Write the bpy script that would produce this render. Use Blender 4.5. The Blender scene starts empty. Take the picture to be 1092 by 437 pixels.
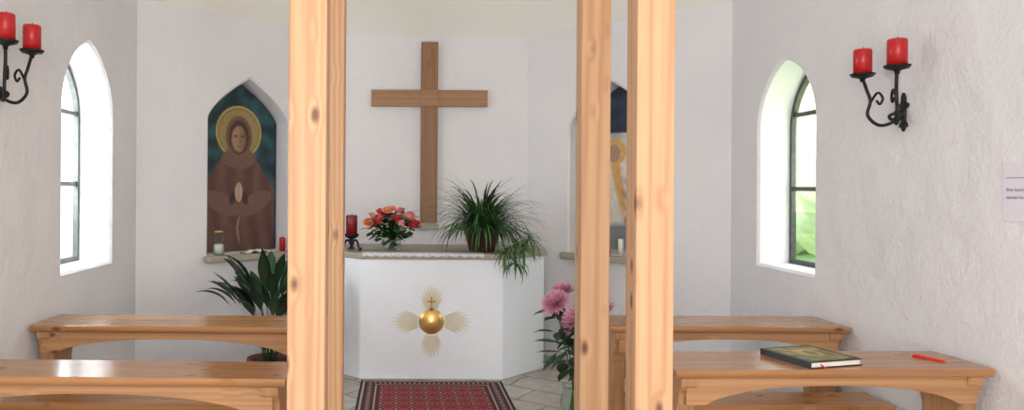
import bpy, bmesh, math, random
from mathutils import Vector, Matrix, noise
R = random.Random(7)
scene = bpy.context.scene
COL = scene.collection
pi = math.pi

# ------------------------------------------------------------------ materials
def newmat(name):
    m = bpy.data.materials.new(name); m.use_nodes = True
    nt = m.node_tree; b = nt.nodes['Principled BSDF']
    return m, nt, b
def N(nt, t, **kw):
    n = nt.nodes.new(t)
    for k, v in kw.items():
        if k in n.inputs: n.inputs[k].default_value = v
        else: setattr(n, k, v)
    return n
def L(nt, a, b): nt.links.new(a, b)
def ramp(nt, stops):
    r = nt.nodes.new('ShaderNodeValToRGB'); e = r.color_ramp.elements
    while len(e) < len(stops): e.new(0.5)
    for i, (p, c) in enumerate(stops):
        e[i].position = p; e[i].color = (*c, 1)
    return r
def coords(nt, scale=(1,1,1), kind='Object', rot=(0,0,0)):
    tc = nt.nodes.new('ShaderNodeTexCoord'); mp = nt.nodes.new('ShaderNodeMapping')
    mp.inputs['Scale'].default_value = scale; mp.inputs['Rotation'].default_value = rot
    L(nt, tc.outputs[kind], mp.inputs['Vector']); return mp.outputs['Vector']
def bump(nt, b, h, strength=0.3, dist=0.01):
    bn = nt.nodes.new('ShaderNodeBump'); bn.inputs['Strength'].default_value = strength
    bn.inputs['Distance'].default_value = dist
    L(nt, h, bn.inputs['Height']); L(nt, bn.outputs['Normal'], b.inputs['Normal'])

def noisy(name, c1, c2, scale=8, rough=0.6, bstr=0.2, bdist=0.004, bscale=None, metal=0.0, **kw):
    m, nt, b = newmat(name)
    v = coords(nt)
    n = N(nt, 'ShaderNodeTexNoise', Scale=scale, Detail=5.0)
    L(nt, v, n.inputs['Vector'])
    r = ramp(nt, [(0.3, c1), (0.7, c2)]); L(nt, n.outputs['Fac'], r.inputs['Fac'])
    L(nt, r.outputs['Color'], b.inputs['Base Color'])
    b.inputs['Roughness'].default_value = rough; b.inputs['Metallic'].default_value = metal
    for k, x in kw.items(): b.inputs[k.replace('_', ' ')].default_value = x
    if bstr:
        n2 = N(nt, 'ShaderNodeTexNoise', Scale=bscale or scale*4, Detail=4.0)
        L(nt, v, n2.inputs['Vector']); bump(nt, b, n2.outputs['Fac'], bstr, bdist)
    return m

def wood(name, axis, light, dark, knot=(0.15,0.06,0.025), rough=0.45, rings=34.0, knots=True, kth=0.125, ringamt=0.42, along=0.13):
    m, nt, b = newmat(name)
    tc = nt.nodes.new('ShaderNodeTexCoord'); oi = nt.nodes.new('ShaderNodeObjectInfo')
    mul = N(nt, 'ShaderNodeMath', operation='MULTIPLY'); mul.inputs[1].default_value = 37.0
    L(nt, oi.outputs['Random'], mul.inputs[0])
    add = N(nt, 'ShaderNodeVectorMath', operation='ADD')
    L(nt, tc.outputs['Object'], add.inputs[0]); L(nt, mul.outputs[0], add.inputs[1])
    def mp(cross, al):
        s = [cross]*3; s['XYZ'.index(axis)] = al
        q = nt.nodes.new('ShaderNodeMapping'); q.inputs['Scale'].default_value = s
        L(nt, add.outputs[0], q.inputs['Vector']); return q.outputs['Vector']
    vor = N(nt, 'ShaderNodeTexVoronoi', Scale=1.0); L(nt, mp(9.0, 4.6), vor.inputs['Vector'])
    big = N(nt, 'ShaderNodeTexNoise', Scale=1.0, Detail=1.5, Distortion=0.2); L(nt, mp(6.5, along), big.inputs['Vector'])
    kr0 = N(nt, 'ShaderNodeMapRange'); kr0.inputs['From Min'].default_value = 0.0; kr0.inputs['From Max'].default_value = 0.32
    kr0.inputs['To Min'].default_value = 0.08; kr0.inputs['To Max'].default_value = 0.0
    L(nt, vor.outputs['Distance'], kr0.inputs['Value'])
    sm_ = N(nt, 'ShaderNodeMath', operation='ADD'); L(nt, big.outputs['Fac'], sm_.inputs[0]); L(nt, kr0.outputs[0], sm_.inputs[1])
    sc = N(nt, 'ShaderNodeMath', operation='MULTIPLY'); sc.inputs[1].default_value = rings*2
    L(nt, sm_.outputs[0], sc.inputs[0])
    sn = N(nt, 'ShaderNodeMath', operation='SINE'); L(nt, sc.outputs[0], sn.inputs[0])
    hf = N(nt, 'ShaderNodeMath', operation='MULTIPLY_ADD'); hf.inputs[1].default_value = 0.5; hf.inputs[2].default_value = 0.5
    L(nt, sn.outputs[0], hf.inputs[0])
    pw = N(nt, 'ShaderNodeMath', operation='POWER'); pw.inputs[1].default_value = 1.6; L(nt, hf.outputs[0], pw.inputs[0])
    fine = N(nt, 'ShaderNodeTexNoise', Scale=1.0, Detail=5.0, Roughness=0.6); L(nt, mp(75, 2.2), fine.inputs['Vector'])
    mixf = N(nt, 'ShaderNodeMath', operation='MULTIPLY_ADD'); mixf.inputs[1].default_value = ringamt
    L(nt, pw.outputs[0], mixf.inputs[0])
    f2 = N(nt, 'ShaderNodeMath', operation='MULTIPLY'); f2.inputs[1].default_value = 0.8; L(nt, fine.outputs['Fac'], f2.inputs[0])
    L(nt, f2.outputs[0], mixf.inputs[2])
    r = ramp(nt, [(0.2, light), (1.0, dark)]); L(nt, mixf.outputs[0], r.inputs['Fac'])
    out = r.outputs['Color']
    if knots:
        kr = ramp(nt, [(kth*0.5, (1,1,1)), (kth*1.0, (0.4,0.4,0.4)), (kth*1.35, (0,0,0))]); L(nt, vor.outputs['Distance'], kr.inputs['Fac'])
        mx = nt.nodes.new('ShaderNodeMix'); mx.data_type = 'RGBA'
        L(nt, kr.outputs['Color'], mx.inputs[0]); L(nt, out, mx.inputs[6]); mx.inputs[7].default_value = (*knot, 1)
        out = mx.outputs[2]
    L(nt, out, b.inputs['Base Color'])
    b.inputs['Roughness'].default_value = rough
    bump(nt, b, mixf.outputs[0], 0.12, 0.002)
    return m

def plain(name, c, rough=0.5, metal=0.0, **kw):
    c2 = tuple(min(1, x*1.12) for x in c)
    return noisy(name, c, c2, 14, rough, 0.08, 0.002, metal=metal, **kw)

def attrmat(name, rough=0.6, nscale=60, namt=0.25):
    m, nt, b = newmat(name)
    a = nt.nodes.new('ShaderNodeAttribute'); a.attribute_name = 'Col'
    n = N(nt, 'ShaderNodeTexNoise', Scale=nscale, Detail=4.0); L(nt, coords(nt), n.inputs['Vector'])
    mr = N(nt, 'ShaderNodeMapRange'); mr.inputs['To Min'].default_value = 1-namt; mr.inputs['To Max'].default_value = 1+namt
    L(nt, n.outputs['Fac'], mr.inputs['Value'])
    vm = N(nt, 'ShaderNodeVectorMath', operation='SCALE'); L(nt, a.outputs['Color'], vm.inputs[0]); L(nt, mr.outputs[0], vm.inputs['Scale'])
    L(nt, vm.outputs[0], b.inputs['Base Color']); b.inputs['Roughness'].default_value = rough
    return m

def plaster_mat(name, c1, c2, st=0.55):
    m, nt, b = newmat(name)
    v = coords(nt)
    n = N(nt, 'ShaderNodeTexNoise', Scale=1.3, Detail=4.0); L(nt, v, n.inputs['Vector'])
    r = ramp(nt, [(0.3, c1), (0.7, c2)]); L(nt, n.outputs['Fac'], r.inputs['Fac']); L(nt, r.outputs['Color'], b.inputs['Base Color'])
    n2 = N(nt, 'ShaderNodeTexNoise', Scale=48.0, Detail=5.0, Roughness=0.65); L(nt, v, n2.inputs['Vector'])
    n3 = N(nt, 'ShaderNodeTexNoise', Scale=4.0, Detail=3.0); L(nt, v, n3.inputs['Vector'])
    ad = N(nt, 'ShaderNodeMath', operation='MULTIPLY_ADD'); ad.inputs[1].default_value = 4.0
    L(nt, n3.outputs['Fac'], ad.inputs[0]); L(nt, n2.outputs['Fac'], ad.inputs[2])
    bump(nt, b, ad.outputs[0], st, 0.012)
    b.inputs['Roughness'].default_value = 0.9
    return m

PLASTER = plaster_mat('white_plaster', (0.765,0.75,0.78), (0.815,0.80,0.82))
CEILM = plaster_mat('cream_plaster', (0.87,0.84,0.785), (0.895,0.87,0.82), 0.3)
ALTARM = plaster_mat('altar_whitewash', (0.80,0.83,0.885), (0.84,0.87,0.92), 0.3)
PINE_Z = wood('pine_upright', 'Z', (0.59,0.355,0.195), (0.42,0.21,0.095), rough=0.5)
PINE_Xtop = wood('pine_varnished_top', 'X', (0.46,0.235,0.10), (0.31,0.135,0.048), rough=0.2)
PINE_X = wood('pine_rail', 'X', (0.51,0.285,0.14), (0.36,0.17,0.07), rough=0.4)
PINE_L = wood('pine_leg', 'Z', (0.50,0.28,0.135), (0.36,0.17,0.068), rough=0.4)
OAK_Z = wood('cross_wood_upright', 'Z', (0.30,0.15,0.068), (0.21,0.095,0.038), knots=False, rough=0.5, ringamt=0.35)
OAK_X = wood('cross_wood_arm', 'X', (0.38,0.20,0.095), (0.27,0.13,0.056), knots=False, rough=0.5, ringamt=0.35)
STONE = noisy('shelf_stone', (0.385,0.335,0.265), (0.42,0.37,0.295), 6, 0.6, 0.2)
IRON = noisy('black_iron', (0.012,0.012,0.014), (0.03,0.03,0.032), 20, 0.45, 0.4, 0.003, metal=0.6)
WINM = noisy('window_lead', (0.05,0.055,0.055), (0.09,0.095,0.09), 20, 0.5, 0.2, 0.003, metal=0.3)
REDWAX = noisy('red_wax', (0.42,0.008,0.012), (0.52,0.014,0.016), 6, 0.35, 0.05)
DARKWAX = noisy('dark_red_wax', (0.16,0.007,0.012), (0.23,0.010,0.016), 6, 0.35, 0.05)
WICK = plain('wick_black', (0.02,0.018,0.015))
WHITE = noisy('white_wax', (0.80,0.78,0.70), (0.86,0.84,0.78), 6, 0.4, 0.03)
PAPER = noisy('white_paper', (0.74,0.71,0.79), (0.78,0.75,0.83), 3, 0.8, 0.03)
INK = plain('grey_ink', (0.12,0.11,0.16))
PURP = plain('purple_ink', (0.42,0.34,0.55))
GOLD = noisy('gold_leaf', (0.72,0.42,0.12), (0.88,0.58,0.22), 8, 0.32, 0.1, metal=0.8)
GOLDD = noisy('gold_paint_dark', (0.50,0.27,0.06), (0.62,0.36,0.10), 8, 0.5, 0.1)
RAY = plain('pale_gold_paint', (0.68,0.57,0.32), 0.6)
POTD = noisy('brown_glazed_pot', (0.035,0.014,0.011), (0.065,0.025,0.018), 9, 0.35, 0.1)
POTR = noisy('maroon_pot', (0.13,0.03,0.022), (0.19,0.045,0.03), 9, 0.5, 0.1)
SOIL = noisy('soil', (0.02,0.014,0.01), (0.06,0.04,0.028), 40, 0.95, 0.6)
STEM = plain('stem_green', (0.05,0.13,0.03))
PETALS = {'red': plain('petal_red', (0.55,0.035,0.04), 0.55), 'pink': plain('petal_pink', (0.80,0.28,0.26), 0.55),
          'salmon': plain('petal_salmon', (0.84,0.32,0.17), 0.55), 'deep': plain('petal_deep_pink', (0.70,0.10,0.14), 0.55)}
LEAFC = attrmat('leaf_green', 0.42, 30, 0.25)
PAINTM = attrmat('oil_paint', 0.6, 45, 0.30)
MUMM = attrmat('mum_petal', 0.6, 40, 0.1)
RUGM = attrmat('rug_wool', 0.95, 160, 0.35)
LACE = noisy('lace_white', (0.46,0.44,0.42), (0.80,0.80,0.82), 60, 0.9, 0.5)
LINENH = plain('hassock_red', (0.20,0.02,0.025), 0.85)
DARKW = noisy('dark_stained_wood', (0.02,0.014,0.01), (0.04,0.026,0.018), 12, 0.5, 0.1)
REDPL = plain('red_plastic', (0.72,0.015,0.015), 0.3)
BLACKC = plain('black_cover', (0.015,0.015,0.018), 0.4)
PAGES = plain('page_edges', (0.80,0.78,0.70), 0.8)

def glassmat(name, tint=(0.96,1,0.98), mix=0.82):
    m, nt, b = newmat(name)
    b.inputs['Base Color'].default_value = (*tint, 1); b.inputs['Roughness'].default_value = 0.03
    b.inputs['Transmission Weight'].default_value = 1.0; b.inputs['IOR'].default_value = 1.3
    tr = nt.nodes.new('ShaderNodeBsdfTransparent'); tr.inputs[0].default_value = (*tint, 1)
    mx = nt.nodes.new('ShaderNodeMixShader'); mx.inputs[0].default_value = mix
    n = N(nt, 'ShaderNodeTexNoise', Scale=6.0); L(nt, coords(nt), n.inputs['Vector']); bump(nt, b, n.outputs['Fac'], 0.05, 0.002)
    out = nt.nodes['Material Output']
    L(nt, b.outputs[0], mx.inputs[1]); L(nt, tr.outputs[0], mx.inputs[2]); L(nt, mx.outputs[0], out.inputs[0])
    return m
GLASS = glassmat('clear_glass', (0.93,0.98,0.95), 0.55)
PANE = glassmat('window_glass', (0.97,1,0.96), 0.93)

def floor_mat():
    m, nt, b = newmat('stone_floor')
    v = coords(nt, (1,1,1), 'Object', (0,0,math.radians(38)))
    br = N(nt, 'ShaderNodeTexBrick', Scale=1.0)
    br.inputs['Color1'].default_value = (0.41,0.375,0.33,1); br.inputs['Color2'].default_value = (0.48,0.445,0.395,1)
    br.inputs['Mortar'].default_value = (0.26,0.235,0.205,1)
    br.inputs['Mortar Size'].default_value = 0.012; br.inputs['Brick Width'].default_value = 0.52; br.inputs['Row Height'].default_value = 0.34
    nz = N(nt, 'ShaderNodeTexNoise', Scale=3.0, Detail=2.0); L(nt, v, nz.inputs['Vector'])
    sc = N(nt, 'ShaderNodeVectorMath', operation='SCALE'); sc.inputs['Scale'].default_value = 0.12; L(nt, nz.outputs['Color'], sc.inputs[0])
    ad = N(nt, 'ShaderNodeVectorMath', operation='ADD'); L(nt, v, ad.inputs[0]); L(nt, sc.outputs[0], ad.inputs[1])
    L(nt, ad.outputs[0], br.inputs['Vector'])
    n = N(nt, 'ShaderNodeTexNoise', Scale=9.0, Detail=6.0); L(nt, v, n.inputs['Vector'])
    mx = nt.nodes.new('ShaderNodeMix'); mx.data_type = 'RGBA'; mx.blend_type = 'OVERLAY'; mx.inputs[0].default_value = 0.4
    L(nt, br.outputs['Color'], mx.inputs[6]); L(nt, n.outputs['Fac'], mx.inputs[7])
    L(nt, mx.outputs[2], b.inputs['Base Color']); b.inputs['Roughness'].default_value = 0.55
    inv = N(nt, 'ShaderNodeMath', operation='SUBTRACT'); inv.inputs[0].default_value = 1.0; L(nt, br.outputs['Fac'], inv.inputs[1])
    bump(nt, b, inv.outputs[0], 0.4, 0.005)
    return m
FLOORM = floor_mat()

# ------------------------------------------------------------------ geometry helpers
def link(o): COL.objects.link(o); return o
def empty(name, loc=(0,0,0), rz=0, parent=None):
    o = bpy.data.objects.new(name, None); o.location = loc; o.rotation_euler = (0,0,rz); o.empty_display_size = 0.05
    link(o)
    if parent: o.parent = parent
    return o
def tag(o, label=None, cat=None, group=None, kind=None):
    if label: o['label'] = label
    if cat: o['category'] = cat
    if group: o['group'] = group
    if kind: o['kind'] = kind
    return o
def make(name, parts, mat, loc=(0,0,0), parent=None, smooth=False, bevel=0, rz=0, cols=None, bseg=2, solid=0):
    vs, fs = [], []
    for v, f in parts:
        o = len(vs); vs += [tuple(p) for p in v]; fs += [tuple(i+o for i in q) for q in f]
    me = bpy.data.meshes.new(name); me.from_pydata(vs, [], fs); me.update()
    bm = bmesh.new(); bm.from_mesh(me); bmesh.ops.recalc_face_normals(bm, faces=bm.faces); bm.to_mesh(me); bm.free()
    if smooth:
        for p in me.polygons: p.use_smooth = True
    if cols is not None:
        a = me.color_attributes.new('Col', 'FLOAT_COLOR', 'POINT')
        for i, c in enumerate(cols): a.data[i].color = (*c, 1)
    me.materials.append(mat)
    o = bpy.data.objects.new(name, me); o.location = loc; o.rotation_euler = (0,0,rz); link(o)
    if parent: o.parent = parent
    if solid:
        s = o.modifiers.new('Solidify', 'SOLIDIFY'); s.thickness = solid; s.offset = 0
    if bevel:
        b = o.modifiers.new('Bevel', 'BEVEL'); b.width = bevel; b.segments = bseg; b.limit_method = 'ANGLE'; b.angle_limit = 0.6
    return o
def box(x0,x1,y0,y1,z0,z1):
    v = [(x0,y0,z0),(x1,y0,z0),(x1,y1,z0),(x0,y1,z0),(x0,y0,z1),(x1,y0,z1),(x1,y1,z1),(x0,y1,z1)]
    return v, [(0,3,2,1),(4,5,6,7),(0,1,5,4),(1,2,6,5),(2,3,7,6),(3,0,4,7)]
def prism(pts, a, b, f):
    n = len(pts)
    v = [f(p,q,a) for p,q in pts] + [f(p,q,b) for p,q in pts]
    F = [tuple(range(n))[::-1], tuple(range(n,2*n))]
    for i in range(n): F.append((i,(i+1)%n,(i+1)%n+n,i+n))
    return v, F
def lathe(prof, c=(0,0,0), seg=28):
    v, f = [], []
    for r,z in prof:
        for i in range(seg):
            a = 2*pi*i/seg
            v.append((c[0]+r*math.cos(a), c[1]+r*math.sin(a), c[2]+z))
    for j in range(len(prof)-1):
        for i in range(seg):
            f.append((j*seg+i, j*seg+(i+1)%seg, (j+1)*seg+(i+1)%seg, (j+1)*seg+i))
    return v, f
def spline(pts, n=8):
    P = [Vector(p) for p in pts]; P = [P[0]*2-P[1]] + P + [P[-1]*2-P[-2]]
    out = []
    for i in range(1, len(P)-2):
        for k in range(n):
            t = k/n; a,b,c,d = P[i-1],P[i],P[i+1],P[i+2]
            out.append(0.5*((2*b)+(c-a)*t+(2*a-5*b+4*c-d)*t*t+(3*b-a-3*c+d)*t**3))
    out.append(P[-2]); return out
def tube(pts, rad, seg=8, cap=True):
    pts = [Vector(p) for p in pts]; n = len(pts)
    if not isinstance(rad, (list, tuple)): rad = [rad]*n
    v, f = [], []
    up = None
    for i,p in enumerate(pts):
        t = (pts[min(i+1,n-1)]-pts[max(i-1,0)]).normalized()
        if up is None: up = t.orthogonal().normalized()
        up = (up - t*up.dot(t)).normalized(); s = t.cross(up)
        for k in range(seg):
            a = 2*pi*k/seg; q = p+(up*math.cos(a)+s*math.sin(a))*rad[i]; v.append(tuple(q))
    for i in range(n-1):
        for k in range(seg):
            f.append((i*seg+k,i*seg+(k+1)%seg,(i+1)*seg+(k+1)%seg,(i+1)*seg+k))
    if cap: f.append(tuple(range(seg))[::-1]); f.append(tuple(range((n-1)*seg,n*seg)))
    return v, f
def leaf(base, az, elev, length, width, bend, seg=9, fold=0.25, shape='blade', start=0.28):
    p = Vector(base); e = elev; v, f = [], []
    h = Vector((math.cos(az), math.sin(az), 0)); side = Vector((-math.sin(az), math.cos(az), 0))
    st = length/seg
    for i in range(seg+1):
        t = i/seg
        if shape == 'blade': w = width*(0.65+0.7*t)*(1-t**2.5) if t>0.0 else width*0.6
        else: w = width*(math.sin(pi*min(1,max(0,(t-start)/(1-start)))**0.85) if t>start else 0)+0.006*(1-t)
        w = max(w, 0.0008)
        d = h*math.cos(e)+Vector((0,0,1))*math.sin(e); nrm = side.cross(d)
        v += [tuple(p-side*w*0.5+(-nrm)*(-fold*w*0.5)), tuple(p), tuple(p+side*w*0.5+(-nrm)*(-fold*w*0.5))]
        if i:
            o=(i-1)*3; f += [(o,o+1,o+4,o+3),(o+1,o+2,o+5,o+4)]
        p = p+d*st; e -= bend/seg*((0.5+t) if shape=='blade' or start<0.4 else (0.25 if t<start else 2.2))
    return v, f

# ------------------------------------------------------------------ room
W, YB, HB, YF, H = 2.3, 5.8, 0.95, -1.2, 3.0
def arch(t, ex):
    a, b = ex
    return max(0.0, 1-t**a)**b
def outline(w, bot, spring, apex, ex, n=16):
    pts = [(-w, bot), (-w, spring)]
    for i in range(1, n):
        t = 1-(1-i/n)**1.5; pts.append((-w*arch(t, ex), spring+(apex-spring)*t))
    pts.append((0, apex))
    return pts + [(-x, z) for x, z in reversed(pts[:-1])]
def wall(name, A, B, op=None, mat=None):
    A, B = Vector(A), Vector(B); Ln = (B-A).length; t = (B-A)/Ln; out = Vector((-t.y, t.x))
    def P(u, z, d=0): q = A+t*u+out*d; return (q.x, q.y, z)
    parts = []
    def quad(a,b,c,d): parts.append(([a,b,c,d], [(0,1,2,3)]))
    if not op:
        quad(P(0,0),P(Ln,0),P(Ln,H),P(0,H))
    else:
        c, w, bot, spr, apx, ex, D, closed = op
        e = 0.018
        o1 = outline(w, bot, spr, apx, ex); o0 = outline(w+e, bot-e, spr, apx+e*1.3, ex)
        quad(P(0,0),P(c-w-e,0),P(c-w-e,H),P(0,H)); quad(P(c+w+e,0),P(Ln,0),P(Ln,H),P(c+w+e,H))
        quad(P(c-w-e,0),P(c+w+e,0),P(c+w+e,bot-e),P(c-w-e,bot-e))
        for i in range(1, len(o0)-2):
            a, b = o0[i], o0[i+1]; quad(P(c+a[0],a[1]),P(c+b[0],b[1]),P(c+b[0],H),P(c+a[0],H))
        n = len(o1)
        for i in range(n):
            a0,b0,a1,b1 = o0[i],o0[(i+1)%n],o1[i],o1[(i+1)%n]
            quad(P(c+a0[0],a0[1]),P(c+b0[0],b0[1]),P(c+b1[0],b1[1],e),P(c+a1[0],a1[1],e))
            quad(P(c+a1[0],a1[1],e),P(c+b1[0],b1[1],e),P(c+b1[0],b1[1],D),P(c+a1[0],a1[1],D))
        if closed: parts.append(([P(c+a[0],a[1],D) for a in o1], [tuple(range(n))]))
    o = make(name, parts, mat or PLASTER)
    bm = bmesh.new(); bm.from_mesh(o.data); bmesh.ops.remove_doubles(bm, verts=bm.verts, dist=0.0002); bmesh.ops.recalc_face_normals(bm, faces=bm.faces); bm.to_mesh(o.data); bm.free()
    tag(o, kind='structure'); return P
WD = 0.27
WEX, NEX = (2.0, 0.72), (1.5, 1.0)
lw = (4.92-YF, 0.385, 1.02, 2.03, 2.48, WEX, WD, False)
rw = (YB-5.00, 0.365, 1.03, 1.99, 2.42, WEX, WD, False)
PL = wall('wall_left', (-W,YF), (-W,YB), lw)
nl = (1.04, 0.41, 0.975, 2.12, 2.49, NEX, 0.21, True)
nr = (1.909-1.04, 0.41, 0.975, 2.12, 2.49, NEX, 0.21, True)
PNL = wall('wall_diagonal_left', (-W,YB), (-HB,YB+W-HB), nl)
wall('wall_back', (-HB,YB+W-HB), (HB,YB+W-HB))
PNR = wall('wall_diagonal_right', (HB,YB+W-HB), (W,YB), nr)
PR = wall('wall_right', (W,YB), (W,YF), rw)
wall('wall_front', (W,YF), (-W,YF))
poly = [(-W,YF),(-W,YB),(-HB,YB+W-HB),(HB,YB+W-HB),(W,YB),(W,YF)]
tag(make('floor', [([(x,y,0) for x,y in poly], [tuple(range(6))])], FLOORM), kind='structure')
rings = []
for k, z in [(1.0,3.0),(0.988,3.05),(0.965,3.14),(0.93,3.26),(0.83,3.48),(0.68,3.68),(0.5,3.82),(0.3,3.9)]:
    rings.append([(x*k, 3.0+(y-3.0)*k, z) for x,y in poly])
cv = [p for r in rings for p in r]; cf = []
for j in range(len(rings)-1):
    for i in range(6): cf.append((j*6+i, j*6+(i+1)%6, (j+1)*6+(i+1)%6, (j+1)*6+i))
cf.append(tuple(range((len(rings)-1)*6, len(rings)*6)))
tag(make('ceiling', [(cv, cf)], CEILM), kind='structure')

def window(name, P, op, bars):
    c, w, bot, spr, apx, ex, D, _ = op
    parts = []
    o1 = outline(w-0.002, bot+0.002, spr, apx-0.002, ex); o2 = outline(w-0.03, bot+0.035, spr, apx-0.04, ex); n = len(o1)
    d0, d1 = D-0.045, D-0.01
    for i in range(n):
        a,b,cc,d = o1[i],o1[(i+1)%n],o2[(i+1)%n],o2[i]
        q = [P(c+p[0],p[1],dd) for dd in (d0,d1) for p in (a,b,cc,d)]
        parts.append((q, [(0,1,2,3),(7,6,5,4),(3,2,6,7),(1,0,4,5)]))
    def bar(u0,u1,z0,z1):
        q = [P(c+u,z,dd) for dd in (d0+0.008,d1-0.008) for u,z in ((u0,z0),(u1,z0),(u1,z1),(u0,z1))]
        parts.append((q, [(0,1,2,3),(7,6,5,4),(3,2,6,7),(1,0,4,5),(0,3,7,4),(2,1,5,6)]))
    for z in bars: bar(-w+0.02, w-0.02, z-0.015, z+0.015)
    fr = make(name, parts, WINM); tag(fr, kind='structure')
    make('glass_pane', [([P(c+p[0],p[1],(d0+d1)/2) for p in o2], [tuple(range(n))])], PANE, parent=fr)
    return fr
window('window_1', PL, lw, [1.56, 2.05])
window('window_2', PR, rw, [1.56, 2.08])

for P, op, nm in ((PNL, nl, 'trim_1'), (PNR, nr, 'trim_2')):
    c, w = op[0], op[1]; z0, z1 = 0.92, 0.972
    pts = [(c-w-0.05,-0.07),(c-w-0.03,-0.09),(c+w+0.03,-0.09),(c+w+0.05,-0.07),(c+w+0.05,-0.004),(c+w-0.004,-0.004),(c-w+0.004,-0.004),(c-w-0.05,-0.004)]
    o = make(nm, [prism(pts, z0, z1, lambda p,q,h: P(p,h,q))], STONE, bevel=0.008)
    tag(o, kind='structure')

# ------------------------------------------------------------------ paintings
def ell(x,z,cx,cz,rx,rz,rot=0,soft=0.12):
    dx,dz = x-cx, z-cz
    if rot: c,s = math.cos(rot),math.sin(rot); dx,dz = dx*c+dz*s, -dx*s+dz*c
    d = math.sqrt((dx/rx)**2+(dz/rz)**2)
    return max(0,min(1,(1-d)/soft+0.5))
def mixc(a,b,t): return tuple(a[i]*(1-t)+b[i]*t for i in range(3))
def sm(a,b,x):
    t = max(0,min(1,(x-a)/(b-a))); return t*t*(3-2*t)
def panel(name, P, op, paint, label, shrink=0.012, d=0.19, nx=110, nz=240):
    c,w,bot,spr,apx,ex,D,_ = op
    w -= shrink; apx -= shrink*1.5; z0 = bot+0.003
    V,F,C = [],[],[]
    for j in range(nz+1):
        z = z0+(apx-z0)*j/nz
        hw = w if z<=spr else max(0.0005, w*arch((z-spr)/(apx-spr), ex))
        for i in range(nx+1):
            x = -hw+2*hw*i/nx; V.append(P(c+x,z,d)); C.append(paint(x,z,hw))
    for j in range(nz):
        for i in range(nx): a=j*(nx+1)+i; F.append((a,a+1,a+nx+2,a+nx+1))
    cx = Vector(P(c,z0,d)); V = [tuple(Vector(v)-cx) for v in V]
    o = make(name, [(V,F)], PAINTM, loc=cx, cols=C, solid=0.012)
    tag(o, label, 'painting'); return o
def paint_monk(x,z,hw):
    # plain stand-in: an anonymous hooded, robed figure with a halo, sleeves joined in front
    nz_ = noise.noise(Vector((x*9,z*9,0))); n2 = noise.noise(Vector((x*30,z*22,3)))
    c = mixc((0.010,0.028,0.038),(0.025,0.095,0.105), sm(-0.4,0.6,nz_))
    c = mixc(c,(0.42,0.32,0.11),ell(x,z,0,2.03,0.235,0.235,0,0.03))
    c = mixc(c,(0.22,0.16,0.06), ell(x,z,0,2.03,0.215,0.215,0,0.03)); c = mixc(c,(0.36,0.26,0.10), ell(x,z,0,2.03,0.2,0.2,0,0.04)*(0.7+0.3*n2))
    sh = 0.375-0.18*sm(1.50,1.82,z)-0.10*sm(1.74,1.92,z)
    rb = (0.10,0.045,0.036)
    fold = 0.5+0.5*math.sin(x*34+math.sin(z*5)*1.5)
    rb = mixc(rb,(0.22,0.12,0.09), fold*0.6*(0.6+0.4*nz_))
    if z<1.92: c = mixc(c, rb, sm(-0.012,0.012, sh-abs(x)))
    # hood around a softly painted face
    c = mixc(c,(0.15,0.078,0.056), ell(x,z,0,1.99,0.135,0.185)); c = mixc(c,(0.17,0.09,0.066), ell(x,z,0,1.80,0.18,0.09))
    c = mixc(c,(0.05,0.026,0.02), ell(x,z,0,1.985,0.10,0.15))
    sk = mixc((0.36,0.215,0.13),(0.18,0.095,0.058), sm(-0.03,0.075,x+0.02*n2))
    c = mixc(c, sk, ell(x,z,0,1.97,0.076,0.115,0,0.25))
    for s in (-1,1): c = mixc(c,(0.11,0.058,0.038), ell(x,z,s*0.032,1.995,0.022,0.012,0,0.8)*0.9)
    c = mixc(c,(0.17,0.09,0.055), ell(x,z,0.010,1.96,0.008,0.032,0,0.8)*0.8)
    c = mixc(c,(0.20,0.09,0.065), ell(x,z,0,1.905,0.022,0.007,0,0.6)*0.9)
    # wide sleeves meeting at the middle, hands joined upright
    for s in (-1,1):
        c = mixc(c,(0.17,0.092,0.068), ell(x,z,s*0.17,1.40,0.19,0.085,s*0.45)); c = mixc(c,(0.055,0.026,0.02), ell(x,z,s*0.065,1.445,0.03,0.06,s*0.2))
    c = mixc(c,(0.50,0.35,0.25), ell(x,z,0,1.50,0.038,0.085,0,0.2)); c = mixc(c,(0.25,0.15,0.10), ell(x,z,0,1.50,0.004,0.075,0,0.5))
    c = mixc(c,(0.26,0.19,0.12), ell(x,z,0.012*math.sin(z*20),1.17,0.011,0.13))
    if hw-abs(x)<0.012: c = mixc(c,(0.02,0.015,0.01),0.8)
    return c
panel('painting', PNL, nl, paint_monk, 'arched painting of haloed monk in brown robe standing in niche')
def paint_right(x,z,hw):
    n1 = noise.noise(Vector((x*8,z*8,5)))
    c = mixc((0.008,0.012,0.03),(0.015,0.03,0.07), sm(-0.4,0.5,n1))
    t = 1-sm(2.04,2.06,z)
    c = mixc(c, mixc((0.36,0.34,0.31),(0.56,0.53,0.48),0.5+n1), t)
    c = mixc(c,(0.66,0.61,0.54), ell(x,z,0.0,1.45,0.2,0.5))
    if z<2.0:
        c = mixc(c,(0.62,0.33,0.12), ell(x,z,-0.01+0.04*math.sin(z*6),1.66,0.045,0.34,0,0.5))
        c = mixc(c,(0.22,0.20,0.20), ell(x,z,0.12,1.42,0.08,0.24,0.3,0.5)*0.8*(0.5+0.5*math.sin(z*50+x*40)))
    c = mixc(c,(0.60,0.36,0.12), ell(x,z,-0.06,1.88,0.12,0.12)); c = mixc(c,(0.38,0.24,0.15), ell(x,z,-0.06,1.87,0.06,0.08))
    c = mixc(c,(0.10,0.14,0.18), ell(x,z,0.0,1.12,0.3,0.12,0,0.4)*0.8)
    c = mixc(c,(0.34,0.22,0.15), ell(x,z,0.09,1.27,0.05,0.06,0,0.4))
    return c
panel('painting', PNR, nr, paint_right, 'arched painting of white-robed figure under dark blue sky in niche')

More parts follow.
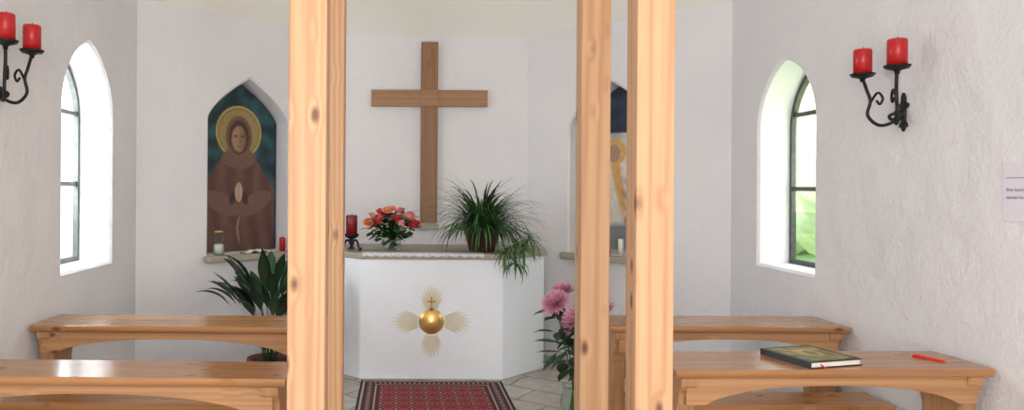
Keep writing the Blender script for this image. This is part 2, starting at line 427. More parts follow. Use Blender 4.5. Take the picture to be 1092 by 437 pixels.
# ------------------------------------------------------------------ posts
for x, y, lb in ((-0.545,2.40,'tall square pine post beside aisle, nearer the entrance'),(0.545,2.40,'tall square pine post beside aisle, nearer the entrance'),
             (-0.55,3.16,'tall square pine post beside aisle, nearer the altar'),(0.555,3.16,'tall square pine post beside aisle, nearer the altar')):
    o = make('wooden_post', [box(-0.06,0.06,-0.055,0.055,0,3.76)], PINE_Z, loc=(x,y,0), bevel=0.006)
    tag(o, lb, 'wooden post', 'square pine posts along the aisle')

# ------------------------------------------------------------------ prayer desks
def desk(x0, x1, yfront, ang, label, flip=1, D=0.38, Z=0.78):
    Ln = x1-x0; rz = math.radians(ang)
    piv = (x0 if flip>0 else x1)
    e = empty('prayer_desk', (piv, yfront, 0), rz)
    a, b = (0, Ln) if flip>0 else (-Ln, 0)
    prof = [(0.012,Z-0.036),(0.004,Z-0.03),(0,Z-0.02),(0.0,Z-0.008),(0.006,Z),(D-0.006,Z),(D,Z-0.006),(D,Z-0.036)]
    make('desk_top', [prism(prof, a, b, lambda p,q,h:(h,p,q))], PINE_Xtop, parent=e, bevel=0.003)
    l0, l1 = a+0.035, b-0.035
    for y, nm in ((0.028,'apron'),(D-0.055,'apron')):
        pts = [(l0+0.02,Z-0.037),(l0+0.02,Z-0.155),(l0+0.10,Z-0.155)]
        n = 22
        for i in range(n+1):
            t = i/n; u = l0+0.11+(l1-l0-0.22)*t; pts.append((u, Z-0.150+0.075*(1-abs(2*t-1)**2.4)**0.75 if 0<i<n else Z-0.150))
        pts += [(l1-0.10,Z-0.155),(l1-0.02,Z-0.155),(l1-0.02,Z-0.037)]
        make(nm, [prism(pts, y, y+0.026, lambda p,q,h:(p,h,q))], PINE_X, parent=e, bevel=0.003)
    for u0 in (a+0.03, b-0.03-0.075):
        pr = [(0.015,Z-0.037),(0.02,Z-0.07),(0.05,Z-0.11),(0.055,Z-0.15),(0.08,Z-0.22),(0.085,0.30),(0.07,0.16),(0.02,0.07),(0.01,0.0),(D-0.01,0.0),(D-0.02,0.07),(D-0.07,0.16),(D-0.085,0.30),(D-0.08,Z-0.22),(D-0.055,Z-0.15),(D-0.05,Z-0.11),(D-0.02,Z-0.07),(D-0.015,Z-0.037)]
        make('leg', [prism(pr, u0, u0+0.075, lambda p,q,h:(h,p,q))], PINE_L, parent=e, bevel=0.006)
    make('stretcher', [box(a+0.10,b-0.10,D/2-0.015,D/2+0.015,0.22,0.31)], PINE_X, parent=e, bevel=0.004)
    tag(e, label, 'prayer desk', 'pine prayer desks')
    return e
ZR = 0.797
desk(0.90, 2.28, 3.12, 2.6, 'long pine prayer desk with arched apron, holding guest book', 1, 0.37, ZR)
desk(-2.262, -0.71, 3.00, -0.6, 'long pine prayer desk with arched apron and empty top', -1, 0.31)
desk(0.93, 2.287, 4.20, 1.0, 'long pine prayer desk with arched apron beside flower vase', 1)
desk(-2.287, -0.75, 4.10, -0.5, 'long pine prayer desk with arched apron near potted lily', -1)
def bench(x0,x1,y0,label):
    e = empty('bench', ((x0+x1)/2, y0, 0)); h = (x1-x0)/2
    make('seat', [box(-h,h,0,0.25,0.43,0.47)], PINE_Xtop, parent=e, bevel=0.008)
    for s in (-1,1):
        u = s*(h-0.12)
        pr = [(0.03,0.43),(0.05,0.28),(0.04,0.1),(0.01,0),(0.24,0),(0.21,0.1),(0.2,0.28),(0.22,0.43)]
        make('leg', [prism(pr,u-0.02,u+0.02,lambda p,q,z:(z,p,q))], PINE_L, parent=e, bevel=0.004)
    make('stretcher', [box(-h+0.14,h-0.14,0.11,0.14,0.2,0.28)], PINE_X, parent=e, bevel=0.004)
    tag(e, label, 'bench', 'low pine benches between desks')
bench(0.95,2.25,3.78,'low pine bench standing behind prayer desk'); bench(-2.25,-0.78,3.72,'low pine bench standing behind prayer desk')

e = empty('kneeling_stool', (1.22, 4.85, 0))
make('cushion', [box(-0.2,0.2,-0.14,0.14,0.42,0.50)], LINENH, parent=e, bevel=0.03, bseg=4)
make('stool_frame', [box(-0.2,0.2,-0.14,0.14,0.36,0.42)]+[box(sx*0.17-0.02,sx*0.17+0.02,sy*0.11-0.02,sy*0.11+0.02,0,0.36) for sx in(-1,1) for sy in(-1,1)], DARKW, parent=e, bevel=0.004)
tag(e, 'dark wooden stool with dark red cushion', 'stool')

# ------------------------------------------------------------------ altar
e = empty('altar', (0,6.6,0))
def oct_(g, yb=7.09):
    return [(-0.985-g, yb-6.6),(-0.985-g,6.46-6.6-g*0.4),(-0.578-g*0.4,6.06-6.6-g),(0.578+g*0.4,6.06-6.6-g),(0.985+g,6.46-6.6-g*0.4),(0.985+g,yb-6.6)]
make('altar_body', [prism(oct_(0,7.08), 0, 0.975, lambda p,q,h:(p,q,h))], ALTARM, parent=e, bevel=0.012)
make('altar_top', [prism(oct_(0.022,7.06), 0.975, 1.02, lambda p,q,h:(p,q,h))], STONE, parent=e, bevel=0.01)
tag(e, 'white plastered altar with beige stone top', 'altar')
em = empty('altar_emblem', (0.0, 6.058, 0.470))
prof = [(0.0,0.035),(0.03,0.033),(0.06,0.026),(0.085,0.014),(0.098,0.004),(0.102,-0.0)]
v,f = lathe(prof, seg=40); v = [(x,-z,y) for x,y,z in v]
make('golden_disc', [(v,f)], GOLD, parent=em, smooth=True)
cr = [box(-0.0055,0.0055,-0.014,0,0.100,0.200), box(-0.034,0.034,-0.014,0,0.158,0.170), box(-0.02,0.02,-0.014,0,0.100,0.112)]
make('small_cross', cr, GOLDD, parent=em)
rays=[]
for q in range(4):
    ca = q*pi/2
    for k in range(-8,9):
        a = ca+k*0.050; r0 = 0.112; r1 = 0.325-0.0035*abs(k)**1.5 - (0.035 if k%2 else 0) - (0.02 if q%2 else 0)
        dx,dz = math.cos(a),math.sin(a); px,pz=-dz,dx; w0,w1=0.0012,0.0030
        pts=[(dx*r0+px*w0,dz*r0+pz*w0),(dx*r0-px*w0,dz*r0-pz*w0),(dx*(r1-0.03)-px*w1,dz*(r1-0.03)-pz*w1),(dx*r1,dz*r1),(dx*(r1-0.03)+px*w1,dz*(r1-0.03)+pz*w1)]
        rays.append(prism(pts,-0.003,0,lambda p,qq,h:(p,h,qq)))
make('rays', rays, RAY, parent=em)
tag(em, 'golden disc emblem with small cross and fan rays on altar', 'emblem')

e = empty('wall_cross', (0.01, 7.148, 1.22))
make('upright', [box(-0.08,0.08,-0.055,-0.002,0,1.71)], OAK_Z, parent=e, bevel=0.005)
make('crossbar', [box(-0.55,-0.0805,-0.055,-0.002,1.10,1.255),box(0.0805,0.55,-0.055,-0.002,1.10,1.255),box(-0.0805,0.0805,-0.06,-0.055,1.10,1.255)], OAK_X, parent=e, bevel=0.004)
tag(e, 'large plain wooden cross mounted on white back wall', 'cross')
o = make('wall_bracket', [box(-0.13,0.10,-0.09,-0.002,-0.06,-0.015),box(-0.11,0.08,-0.07,-0.002,-0.015,0.0)], STONE, loc=(0.0,7.148,1.22), bevel=0.006)
tag(o, 'small beige stone bracket beneath the wooden cross', 'bracket')

V,F=[],[]; nx=120
rows=[(6.27,1.0225,0),(6.05,1.0225,0),(6.034,1.019,0),(6.030,1.007,0),(6.030,1.002,1)]
for y,z,s in rows:
    for i in range(nx+1):
        x=-0.56+0.98*i/nx; V.append((x, y-6.1, z-1.02 - (abs(math.sin(x*42))*0.012 if s else 0)))
for j in range(4):
    for i in range(nx): a=j*(nx+1)+i; F.append((a,a+1,a+nx+2,a+nx+1))
o=make('lace_runner',[(V,F)],LACE,loc=(0,6.1,1.02),smooth=True,solid=0.003)
tag(o,'white scalloped lace runner lying along altar edge','table runner')

# ------------------------------------------------------------------ candle helper
def candle(loc, r, h, mat, label, group=None):
    o = make('candle', [lathe([(0,0),(r,0),(r,h-0.006),(r-0.005,h),(r*0.8,h-0.001),(r*0.5,h-0.006),(0,h-0.008)])], mat, loc=loc, smooth=True)
    make('wick', [tube([(0,0,h-0.01),(0.001,0,h+0.006),(0.004,0,h+0.014)], 0.0018, 6)], WICK, parent=o)
    tag(o,label,'candle',group); return o
e = empty('candle_holder', (-0.665,6.30,1.02))
make('holder_body', [lathe([(0,0.012),(0.035,0.012),(0.03,0.02),(0.016,0.03),(0.014,0.05),(0.028,0.062),(0.016,0.075),(0.018,0.095),(0.05,0.112),(0.062,0.128),(0.066,0.138),(0.058,0.136),(0.03,0.126),(0,0.125)])], IRON, parent=e, smooth=True)
for k in range(3):
    a=k*2*pi/3-0.5; c,s=math.cos(a),math.sin(a)
    pts=spline([(0.012*c,0.012*s,0.08),(0.05*c,0.05*s,0.085),(0.07*c,0.07*s,0.04),(0.075*c,0.075*s,0.010),(0.092*c,0.092*s,0.014),(0.09*c,0.09*s,0.028)],6)
    make('foot',[tube(pts,0.010,7)],IRON,parent=e,smooth=True)
tag(e,'black wrought iron candle holder with curled feet on altar','candle holder')
candle((-0.665,6.30,1.147),0.048,0.17,DARKWAX,'dark red pillar candle in iron holder on altar')

# ------------------------------------------------------------------ sconces
def sconce(y0, z0, side, dz, ydA, ydB, label):
    e = empty('candle_sconce', (side*(W-0.002), y0, z0))
    n = -side
    def q(nn,t,z): return (n*nn, t, z)
    pl=[(0,-0.095),(0.012,-0.075),(0.03,-0.07),(0.022,-0.05),(0.012,-0.04),(0.016,0.02),(0.034,0.03),(0.036,0.048),(0.02,0.05),(0.014,0.06),(0.012,0.085),(0,0.105)]
    pl=pl+[(-a,b) for a,b in reversed(pl[1:-1])]
    make('back_plate',[prism(pl,0.0,0.014,lambda p,r,h:q(h,p,r))],IRON,parent=e,bevel=0.003)
    make('leaf_ornament',[lathe([(0,-0.02),(0.02,-0.012),(0.026,0.0),(0.018,0.014),(0,0.02)],c=q(0.03,0,-0.0),seg=12)]+[tube(spline([q(0.02,0,-0.01),q(0.045,s*0.03,-0.03),q(0.05,s*0.045,-0.012),q(0.04,s*0.03,0.0)],5),[0.008]*16,7) for s in(-1,1)],IRON,parent=e,smooth=True)
    for yd in (ydA,ydB):
        s = 1 if yd>0 else -1; m=abs(yd)
        pts=spline([q(0.012,0,0.015),q(0.05,s*m*0.15,-0.045),q(0.09,s*m*0.5,-0.055),q(0.115,s*m*0.85,0.0),q(0.11,s*m*0.75,0.07),q(0.12,s*m*0.85,0.13),q(0.13,yd,dz-0.02)],8)
        make('arm',[tube(pts,0.0085,8)],IRON,parent=e,smooth=True)
        cu=spline([q(0.11,s*m*0.78,0.06),q(0.10,s*m*0.45,0.11),q(0.09,s*m*0.25,0.08),q(0.095,s*m*0.35,0.05),q(0.1,s*m*0.5,0.07)],6)
        make('scroll',[tube(cu,0.0065,7)],IRON,parent=e,smooth=True)
        c=q(0.13,yd,dz-0.03)
        make('drip_cup',[lathe([(0,-0.01),(0.012,-0.008),(0.012,0.004),(0.02,0.01),(0.05,0.018),(0.058,0.028),(0.060,0.034),(0.053,0.031),(0.03,0.0295),(0,0.0295)],c=c)],IRON,parent=e,smooth=True)
        candle((e.location.x+c[0], y0+c[1], z0+c[2]+0.030),0.044,0.132,REDWAX,'red pillar candle standing in iron wall sconce','red sconce candles')
    tag(e,label,'wall sconce','wrought iron candle sconces')
sconce(3.80,1.945,1,0.215,0.14,-0.135,'black wrought iron two-arm wall sconce beside lancet window')
sconce(3.76,2.025,-1,0.22,0.125,-0.135,'black wrought iron two-arm wall sconce beside bright window')

# ------------------------------------------------------------------ sign on wall
e = make('wall_notice',[box(-0.003,0,-0.30,0,0,0.245)],PAPER,loc=(W-0.001,3.175,1.428))
def text(body,size,y,z,mat,parent):
    cu=bpy.data.curves.new('t','FONT'); cu.body=body; cu.size=size
    to=bpy.data.objects.new('t',cu); COL.objects.link(to); bpy.context.view_layer.update()
    me=bpy.data.meshes.new_from_object(to.evaluated_get(bpy.context.evaluated_depsgraph_get()))
    bpy.data.objects.remove(to)
    for vv in me.vertices: x,yy=vv.co.x,vv.co.y; vv.co=Vector((-0.0045,-x+y,yy+z))
    me.materials.append(mat); o=bpy.data.objects.new('lettering',me); link(o); o.parent=parent; return o
text('Bitte beachten',0.019,-0.02,0.125,INK,e); text('deshalb Kerzen',0.019,-0.02,0.093,INK,e)
make('header_line',[box(-0.0045,-0.0035,-0.285,-0.02,0.178,0.183)],PURP,parent=e)
tag(e,'white paper notice with printed lines fixed to wall','notice')

# ------------------------------------------------------------------ book and pen
bk=empty('guest_book',(1.575,3.34,ZR+0.0015),math.radians(16))
w2,d2=0.135,0.145
make('page_block',[box(-w2+0.006,w2-0.006,-d2+0.006,d2-0.006,0.0035,0.0235)],PAGES,parent=bk)
nxx=60;V=[];F=[];C=[]
for j in range(nxx+1):
    for i in range(nxx+1):
        a,b_=i/nxx*2-1,j/nxx*2-1; V.append((a*w2,b_*d2,0.0255))
        nn=noise.noise(Vector((a*3,b_*3,1))); c=(0.025,0.03,0.018)
        if abs(a)<0.86 and abs(b_)<0.86:
            c=mixc((0.11,0.13,0.03),(0.36,0.25,0.08),sm(-0.25,0.3,nn))
            c=mixc(c,(0.50,0.34,0.13),ell(a,b_,0,0.1,0.42,0.5,0,0.3)*0.8); c=mixc(c,(0.13,0.05,0.02),ell(a,b_,0.08,0.05,0.18,0.3)*0.8)
            c=mixc(c,(0.08,0.16,0.07),ell(a,b_,-0.5,-0.4,0.25,0.3,0,0.4)*0.8)
        C.append(c)
for j in range(nxx):
    for i in range(nxx): a=j*(nxx+1)+i; F.append((a,a+1,a+nxx+2,a+nxx+1))
make('front_cover',[(V,F)],attrmat('book_cover',0.6,20,0.2),parent=bk,cols=C,solid=0.004)
make('back_cover',[box(-w2,w2,-d2,d2,-0.001,0.003)],BLACKC,parent=bk)
make('spine',[box(-w2-0.004,-w2,-d2,d2,-0.001,0.0275)],BLACKC,parent=bk)
make('ribbon',[tube([(-0.08,-d2+0.01,0.014),(-0.085,-d2-0.02,0.006),(-0.08,-d2-0.028,0.0025)],0.003,5)],REDPL,parent=bk)
tag(bk,'closed guest book with green and gold cover on desk','book')
pn=empty('pen',(2.12,3.36,ZR+0.0055),math.radians(-62))
make('pen_barrel',[tube([(-0.07,0,0),(0.05,0,0),(0.07,0,0)],[0.0052,0.0052,0.001],10)],REDPL,parent=pn)
make('clip',[box(-0.06,-0.02,-0.0015,0.0015,0.005,0.0075)],REDPL,parent=pn)
tag(pn,'red ballpoint pen lying on prayer desk','pen')

# ------------------------------------------------------------------ rug
V,F,C=[],[],[]; nx,ny=280,520; x0,x1,y0,y1=-0.56,0.56,3.9,5.99
def rugc(x,y):
    dx=min(x-x0,x1-x); dy=min(y-y0,y1-y); d=min(dx,dy)
    red=(0.21,0.022,0.03); dk=(0.02,0.015,0.025); cr=(0.40,0.31,0.26)
    if d<0.02: return dk
    if d<0.035: return cr
    if d<0.12:
        s=(y if dx<dy else x)*26; q=abs((s%1)-0.5)+abs(((d-0.0775)/0.085))*0.9
        return cr if q<0.22 else (red if q<0.38 else dk)
    if d<0.132: return cr
    if d<0.16: return (0.09,0.01,0.015)
    u=(x*9)%1-0.5; v=(y*7)%1-0.5; q=abs(u)+abs(v)
    if q<0.12: return cr
    if q<0.22: return dk
    if 0.41<q<0.46: return (0.36,0.20,0.17)
    return red
for j in range(ny+1):
    for i in range(nx+1):
        x=x0+(x1-x0)*i/nx; y=y0+(y1-y0)*j/ny; V.append((x,y-4.95,0.004)); C.append(rugc(x,y))
for j in range(ny):
    for i in range(nx): a=j*(nx+1)+i; F.append((a,a+1,a+nx+2,a+nx+1))
o=make('rug',[(V,F)],RUGM,loc=(0,4.95,0.003),cols=C,solid=0.008)
tag(o,'dark red patterned rug with black and cream border before altar','rug')

# ------------------------------------------------------------------ roses
def glass_vase(loc,r,h,label,flare=1.0,neck=0.75):
    e=empty('glass_vase',loc)
    pr=[(0,0.001),(r*0.8,0.001),(r*0.95,h*0.15),(r,h*0.45),(r*neck,h*0.85),(r*neck*flare,h)]
    inn=[(a-0.004 if a>0.01 else 0, z+(0.008 if z<0.01 else 0)) for a,z in reversed(pr)]
    make('glass_body',[lathe(pr+inn,seg=32)],GLASS,parent=e,smooth=True)
    tag(e,label,'vase'); return e
def rose_bloom(r):
    V,F=[],[]
    for (cnt,rad,hh,open_,off) in ((3,0.35,0.95,0.05,0),(4,0.6,0.9,0.25,0.5),(5,0.85,0.75,0.5,0.2),(6,1.05,0.5,0.85,0.7)):
        for k in range(cnt):
            a0=off+2*pi*k/cnt; n=5
            base=len(V); sp=2*pi/cnt*0.72
            for j in range(n+1):
                t=j/n
                for i in range(n+1):
                    s=i/n*2-1; a=a0+s*sp*(0.5+0.5*math.sin(t*pi*0.6+0.3))
                    rr=rad*(math.sin(min(1,t*1.15)*pi*0.5)*0.9+0.1)+open_*0.35*t**3
                    z=-0.35+(hh+0.35)*t-open_*0.45*t**4-0.12*s*s*t
                    V.append((r*rr*math.cos(a),r*rr*math.sin(a),r*z))
            for j in range(n):
                for i in range(n): a=base+j*(n+1)+i; F.append((a,a+1,a+n+2,a+n+1))
    return V,F
cen=Vector((-0.33,6.33,1.022))
glass_vase(cen,0.085,0.15,'clear glass vase holding roses on altar',1.15,0.85)
spots=[]
for ring,(cnt,rad,z) in enumerate(((1,0.0,0.35),(5,0.085,0.335),(8,0.155,0.285),(7,0.185,0.225))):
    for k in range(cnt):
        a=2*pi*k/cnt+ring*0.5; spots.append((rad*math.cos(a)*1.08,rad*math.sin(a)*0.85,z+R.uniform(-0.02,0.02)))
cols=['salmon','red','pink','deep','salmon','pink','salmon','red','pink','salmon','deep','red','pink','salmon','pink','deep','salmon','red','pink','red','salmon']
names={'salmon':'salmon orange rose in glass vase on altar','red':'red rose in glass vase on altar','pink':'light pink rose in glass vase on altar','deep':'deep pink rose in glass vase on altar'}
bm_=rose_bloom(0.034)
bloom_me={}
for i,(x,y,z) in enumerate(spots):
    c=cols[i%len(cols)]
    e=empty('rose',cen+Vector((x,y,z)))
    if c not in bloom_me:
        b=make('bloom',[bm_],PETALS[c],parent=e,smooth=True); bloom_me[c]=b.data
    else:
        b=bpy.data.objects.new('bloom',bloom_me[c]); link(b); b.parent=e
    d=Vector((x,y,0.12)).normalized(); b.rotation_euler=(-d.y*0.9,d.x*0.9,R.uniform(0,6))
    s=R.uniform(0.9,1.15); b.scale=(s,s,s)
    st=[(0,0,-0.01),(-x*0.35,-y*0.35,-z*0.35),(-x*0.88,-y*0.88,-z*0.62),(-x*1.15,-y*1.15,0.014-z)]
    make('stem',[tube(spline(st,4),0.003,6)],STEM,parent=e,smooth=True)
    V=[];F=[];C=[]
    for k in range(9):
        a=R.uniform(0,6.28); v,f=leaf((-x*0.2*k*0.4,-y*0.2*k*0.4,-0.025-0.014*k),a,R.uniform(-0.3,0.5),0.10,0.06,0.9,6,0.2,'oval',0.2)
        o_=len(V); V+=v; F+=[tuple(q+o_ for q in g) for g in f]; cc=R.uniform(0.5,1.2); C+=[(0.018*cc,0.062*cc,0.015*cc)]*len(v)
    make('leaves',[(V,F)],LEAFC,parent=e,smooth=True,cols=C)
    tag(e,names[c],'flower','roses in the altar vase')

# ------------------------------------------------------------------ spider plant
def foliage(name,specs,parent):
    V,F,C=[],[],[]
    for args,kw,col in specs:
        v,f=leaf(*args,**kw); o_=len(V); V+=v; F+=[tuple(q+o_ for q in g) for g in f]
        for r in range(len(v)//3): C+=[col,tuple(min(1,x*1.5+0.008) for x in col),col]
    return make(name,[(V,F)],LEAFC,parent=parent,smooth=True,cols=C)
e=empty('spider_plant',(0.43,6.30,1.022))
make('pot',[lathe([(0,0),(0.105,0),(0.11,0.01),(0.15,0.17),(0.163,0.175),(0.165,0.205),(0.153,0.205),(0.148,0.18),(0,0.18)],seg=36)],POTD,parent=e,smooth=True)
make('soil',[lathe([(0,0.188),(0.145,0.184)],seg=24)],SOIL,parent=e)
specs=[]
for i in range(580):
    az=R.uniform(0,2*pi); el=R.uniform(0.2,1.5); ln=R.uniform(0.26,0.66)
    if math.sin(az)>0.3: ln*=0.75
    if el<0.6: ln=min(ln,0.46)
    rr=R.uniform(0,0.10); g=R.uniform(0.35,1.35)
    specs.append((((rr*math.cos(az),rr*math.sin(az),0.18),az,el,ln,R.uniform(0.014,0.022),R.uniform(1.2,2.6)),dict(seg=10,shape='blade'),(0.030*g,0.088*g,0.022*g)))
foliage('foliage',specs,e)
specs=[]; tufts=((0.22,-0.38,-0.06),(0.30,-0.30,0.04),(0.14,-0.42,0.03),(0.24,-0.38,0.10),(0.36,-0.22,0.12))
for (tx,ty,tz) in tufts:
    for i in range(30):
        az=R.uniform(0,2*pi)
        if math.sin(az)>0.2: az=-az
        g=R.uniform(0.5,1.4)
        specs.append((((tx,ty,tz),az,R.uniform(-0.6,1.0),R.uniform(0.12,0.26),0.014,R.uniform(1.2,2.4)),dict(seg=8,shape='blade'),(0.036*g,0.105*g,0.026*g)))
foliage('plantlets',specs,e)
make('runner_stem',[tube(spline([(0.05,-0.05,0.19),(0.12,-0.2,0.26),(tx*0.9,ty*0.9,tz+0.1),(tx,ty,tz)],6),0.0025,5) for tx,ty,tz in tufts],STEM,parent=e,smooth=True)
tag(e,'bushy spider plant with trailing leaves in dark brown pot','potted plant')

# ------------------------------------------------------------------ peace lily
e=empty('peace_lily',(-1.24,5.74,0))
make('pot',[lathe([(0,0),(0.13,0),(0.135,0.01),(0.17,0.20),(0.18,0.205),(0.182,0.245),(0.168,0.245),(0.162,0.21),(0,0.21)],seg=36)],POTR,parent=e,smooth=True)
make('soil',[lathe([(0,0.22),(0.160,0.212)],seg=24)],SOIL,parent=e)
specs=[]
for i in range(70):
    az=R.uniform(0,2*pi); g=R.uniform(0.35,1.3)
    el=R.uniform(1.15,1.54); ln=R.uniform(0.60,1.00); rr=R.uniform(0,0.08)
    if el<1.3: ln=min(ln,0.82)
    if math.cos(az)>0.4: ln*=0.9
    specs.append((((rr*math.cos(az),rr*math.sin(az),0.212),az,el,ln,R.uniform(0.07,0.10),R.uniform(0.8,1.9)),dict(seg=18,shape='oval',fold=0.3,start=0.64),(0.012*g,0.043*g,0.013*g)))
foliage('foliage',specs,e)
tag(e,'large dark green peace lily in maroon pot on floor','potted plant')

# ------------------------------------------------------------------ pink mums on floor
vb=Vector((0.94,5.17,0.0)); glass_vase(vb,0.085,0.20,'clear glass floor vase holding pink chrysanthemums',1.2,0.75)
def mum(r):
    V,F,C=[],[],[]
    for ring in range(10):
        t=ring/9; n=int(12+24*t)
        for k in range(n):
            az=2*pi*k/n+ring*0.37+R.uniform(-.1,.1); el=1.5-1.75*t+R.uniform(-.1,.1); ln=r*(0.65+0.35*t)
            v,f=leaf((0,0,0),az,el,ln,r*0.17,-1.0+0.6*t,seg=5,fold=0.5,shape='blade')
            o_=len(V); V+=v; F+=[tuple(q+o_ for q in g) for g in f]; m=R.uniform(0.85,1.1)
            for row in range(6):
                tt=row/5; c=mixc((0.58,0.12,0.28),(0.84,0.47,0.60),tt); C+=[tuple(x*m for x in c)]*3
    return V,F,C
mv,mf,mc=mum(0.105)
me0=None
for (x,y,z,s,ax) in ((-0.13,-0.05,0.77,1.15,0.6),(-0.02,-0.15,0.67,1.2,0.95),(0.09,0.02,0.80,0.9,0.3),(-0.05,0.12,0.83,0.9,0.5),(0.20,-0.02,0.72,0.95,0.5)):
    e=empty('chrysanthemum',vb+Vector((x,y,z)))
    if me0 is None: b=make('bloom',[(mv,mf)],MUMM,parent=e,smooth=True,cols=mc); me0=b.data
    else: b=bpy.data.objects.new('bloom',me0); link(b); b.parent=e
    b.scale=(s,s,s); b.rotation_euler=(ax,x*2,R.uniform(0,6))
    make('stem',[tube(spline([(0,0,-0.0),(-x*0.4,-y*0.4,-0.3*z),(-x*0.9,-y*0.9,-0.65*z),(-x*1.1,-y*1.1,0.015-z)],5),0.004,6)],STEM,parent=e,smooth=True)
    specs=[]
    for k in range(16):
        g=R.uniform(0.4,1.2); t=R.uniform(0.08,0.62)
        specs.append((((-x*t,-y*t,-z*t*0.9),R.uniform(0,6.28),R.uniform(-0.5,0.8),R.uniform(0.14,0.25),R.uniform(0.06,0.10),R.uniform(0.8,1.8)),dict(seg=7,shape='oval'),(0.013*g,0.048*g,0.014*g)))
    foliage('leaves',specs,e)
    tag(e,'large pink chrysanthemum bloom in floor vase','flower','pink chrysanthemums in the floor vase')

# ------------------------------------------------------------------ niche items
def at(P,op,x,d,z=0.975): return Vector(P(op[0]+x,z,d))
p=at(PNL,nl,-0.33,-0.03)
e=empty('candle_jar',p)
make('glass_jar',[lathe([(0,0.001),(0.042,0.001),(0.046,0.01),(0.046,0.15),(0.036,0.175),(0.036,0.19),(0.033,0.19),(0.033,0.175),(0.042,0.15),(0.042,0.012),(0,0.01)])],GLASS,parent=e,smooth=True)
make('wax_fill',[lathe([(0,0.012),(0.04,0.012),(0.04,0.09),(0,0.09)])],WHITE,parent=e,smooth=True)
make('jar_lid',[lathe([(0,0.205),(0.036,0.203),(0.038,0.191),(0.0,0.191)])],GOLD,parent=e,smooth=True)
tag(e,'white memorial candle in glass jar on niche shelf','candle jar')
candle(at(PNL,nl,0.33,-0.02),0.028,0.12,REDWAX,'small red candle on niche shelf')
p=at(PNL,nl,0.05,-0.02)
e=empty('prayer_booklet',p+Vector((0,0,0.001)),math.radians(45))
V=[];F=[]
for s in(-1,1):
    for i in range(9):
        t=i/8
        for yy in(-0.055,0.05): V.append((s*t*0.13,yy,0.005+0.022*math.sin(min(1,t*1.4)*pi)*(1-t*0.4)))
for b0 in(0,18):
    for i in range(8): a=b0+i*2; F.append((a,a+1,a+3,a+2))
make('pages',[(V,F)],PAGES,parent=e,smooth=True,solid=0.006)
make('cover',[box(-0.14,0.14,-0.06,0.055,-0.0008,0.0012)],POTR,parent=e)
tag(e,'small open prayer booklet lying on niche shelf','book')
candle(at(PNR,nr,0.12,-0.02),0.022,0.15,WHITE,'slim white candle on niche shelf')
candle(at(PNR,nr,0.0,-0.03),0.026,0.07,REDWAX,'short red candle on niche shelf')

# ------------------------------------------------------------------ outside
GRASS=noisy('grass',(0.22,0.34,0.10),(0.36,0.48,0.18),3,0.9,0.4,0.03)
o=make('lawn',[([(0,-40,-0.2),(60,-40,-0.2),(60,60,-0.2),(0,60,-0.2)],[(0,1,2,3)])],GRASS); tag(o,'sunlit green lawn outside the chapel','lawn',kind='stuff')
WASHOUT=noisy('washout_white',(0.78,0.77,0.74),(0.86,0.85,0.82),3,0.9,0.4,0.03)
o=make('washout_ground',[([(-60,-40,-0.2),(0,-40,-0.2),(0,60,-0.2),(-60,60,-0.2)],[(0,1,2,3)])],WASHOUT); tag(o,'pale sunlit ground added to whiten the left window view','added pale ground',kind='stuff')  # pale ground added so the view through the left window burns out white
SHR=noisy('shrub_leaves',(0.44,0.54,0.26),(0.78,0.82,0.56),1.8,0.8,0.4,0.08,bscale=7)
def shrub(loc,r,h):
    V,F=[],[]; n,m=36,22
    for j in range(m+1):
        th=pi*j/m
        for i in range(n):
            a=2*pi*i/n; d=Vector((math.sin(th)*math.cos(a),math.sin(th)*math.sin(a),math.cos(th)))
            k=1+0.2*noise.noise(d*2.3+Vector(loc))+0.1*noise.noise(d*7+Vector(loc))
            V.append((d.x*r*k,d.y*r*k,h*0.5+d.z*h*0.5*k))
    for j in range(m):
        for i in range(n): F.append((j*n+i,j*n+(i+1)%n,(j+1)*n+(i+1)%n,(j+1)*n+i))
    o=make('shrub',[(V,F)],SHR,loc=loc,smooth=True); tag(o,'large sunlit leafy green shrub outside the chapel','shrub','shrubs outside the chapel')
for x,y,r,h in ((8.5,7,1.9,3.2),(9.0,12.6,2.7,4.6),(15.5,16,2.6,5.2),(10.5,22,2.9,5.6)): shrub((x,y,-0.2),r,h)

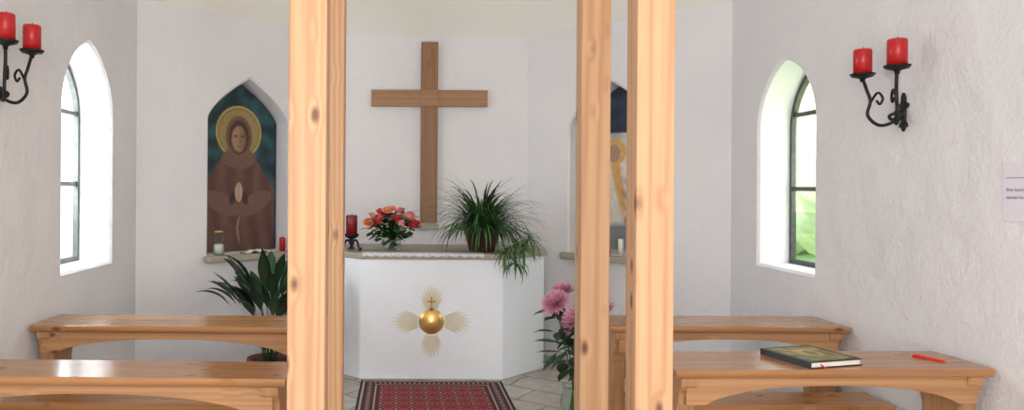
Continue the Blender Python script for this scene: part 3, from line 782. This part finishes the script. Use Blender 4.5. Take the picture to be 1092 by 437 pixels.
# ------------------------------------------------------------------ lights
w=bpy.data.worlds.new('World'); scene.world=w; w.use_nodes=True
nt=w.node_tree; bg=nt.nodes['Background']
tc=nt.nodes.new('ShaderNodeTexCoord'); sp=nt.nodes.new('ShaderNodeSeparateXYZ'); L(nt,tc.outputs['Generated'],sp.inputs[0])
rp=ramp(nt,[(0.0,(1.0,1.0,0.98)),(0.5,(0.66,0.80,1.0))]); L(nt,sp.outputs['Z'],rp.inputs['Fac']); L(nt,rp.outputs['Color'],bg.inputs['Color'])
bg.inputs['Strength'].default_value=2.3
s=bpy.data.lights.new('sun','SUN'); s.energy=4.8; s.angle=0.02; s.color=(1,0.96,0.88)
so=bpy.data.objects.new('sun',s); link(so); so.rotation_euler=Vector((0.27,1.0,-0.5)).to_track_quat('-Z','Y').to_euler()
def area(name,loc,d,sx,sy,en,col):
    a=bpy.data.lights.new(name,'AREA'); a.shape='RECTANGLE'; a.size=sx; a.size_y=sy; a.energy=en; a.color=col
    o=bpy.data.objects.new(name,a); link(o); o.location=loc; o.rotation_euler=Vector(d).to_track_quat('-Z','Z').to_euler(); return o
area('doorway_daylight',(0,-1.0,1.7),(0,1,0.0),2.6,2.6,146,(1.0,0.97,0.94))
area('window_daylight',(-2.75,4.92,1.75),(1,0,-0.1),0.75,1.4,52,(0.86,0.93,1.0))
area('window_daylight',(2.75,5.0,1.75),(-1,0,-0.1),0.72,1.35,10,(0.92,1.0,0.76))

# ------------------------------------------------------------------ camera
cam=bpy.data.cameras.new('camera'); co=bpy.data.objects.new('camera',cam); link(co)
f=800.0
cam.sensor_width=36; cam.lens=36*f/1092; cam.shift_x=(546-428)/1092; cam.shift_y=-(218.5-200)/1092
cam.clip_start=0.05; cam.clip_end=300
co.matrix_world=Matrix.Translation((-0.25,0,1.55))@Matrix.Rotation(pi/2,4,'X')@Matrix.Rotation(math.radians(0.4),4,'Z')
scene.camera=co
scene.view_settings.view_transform='Standard'; scene.view_settings.look='None'; scene.view_settings.exposure=0.12
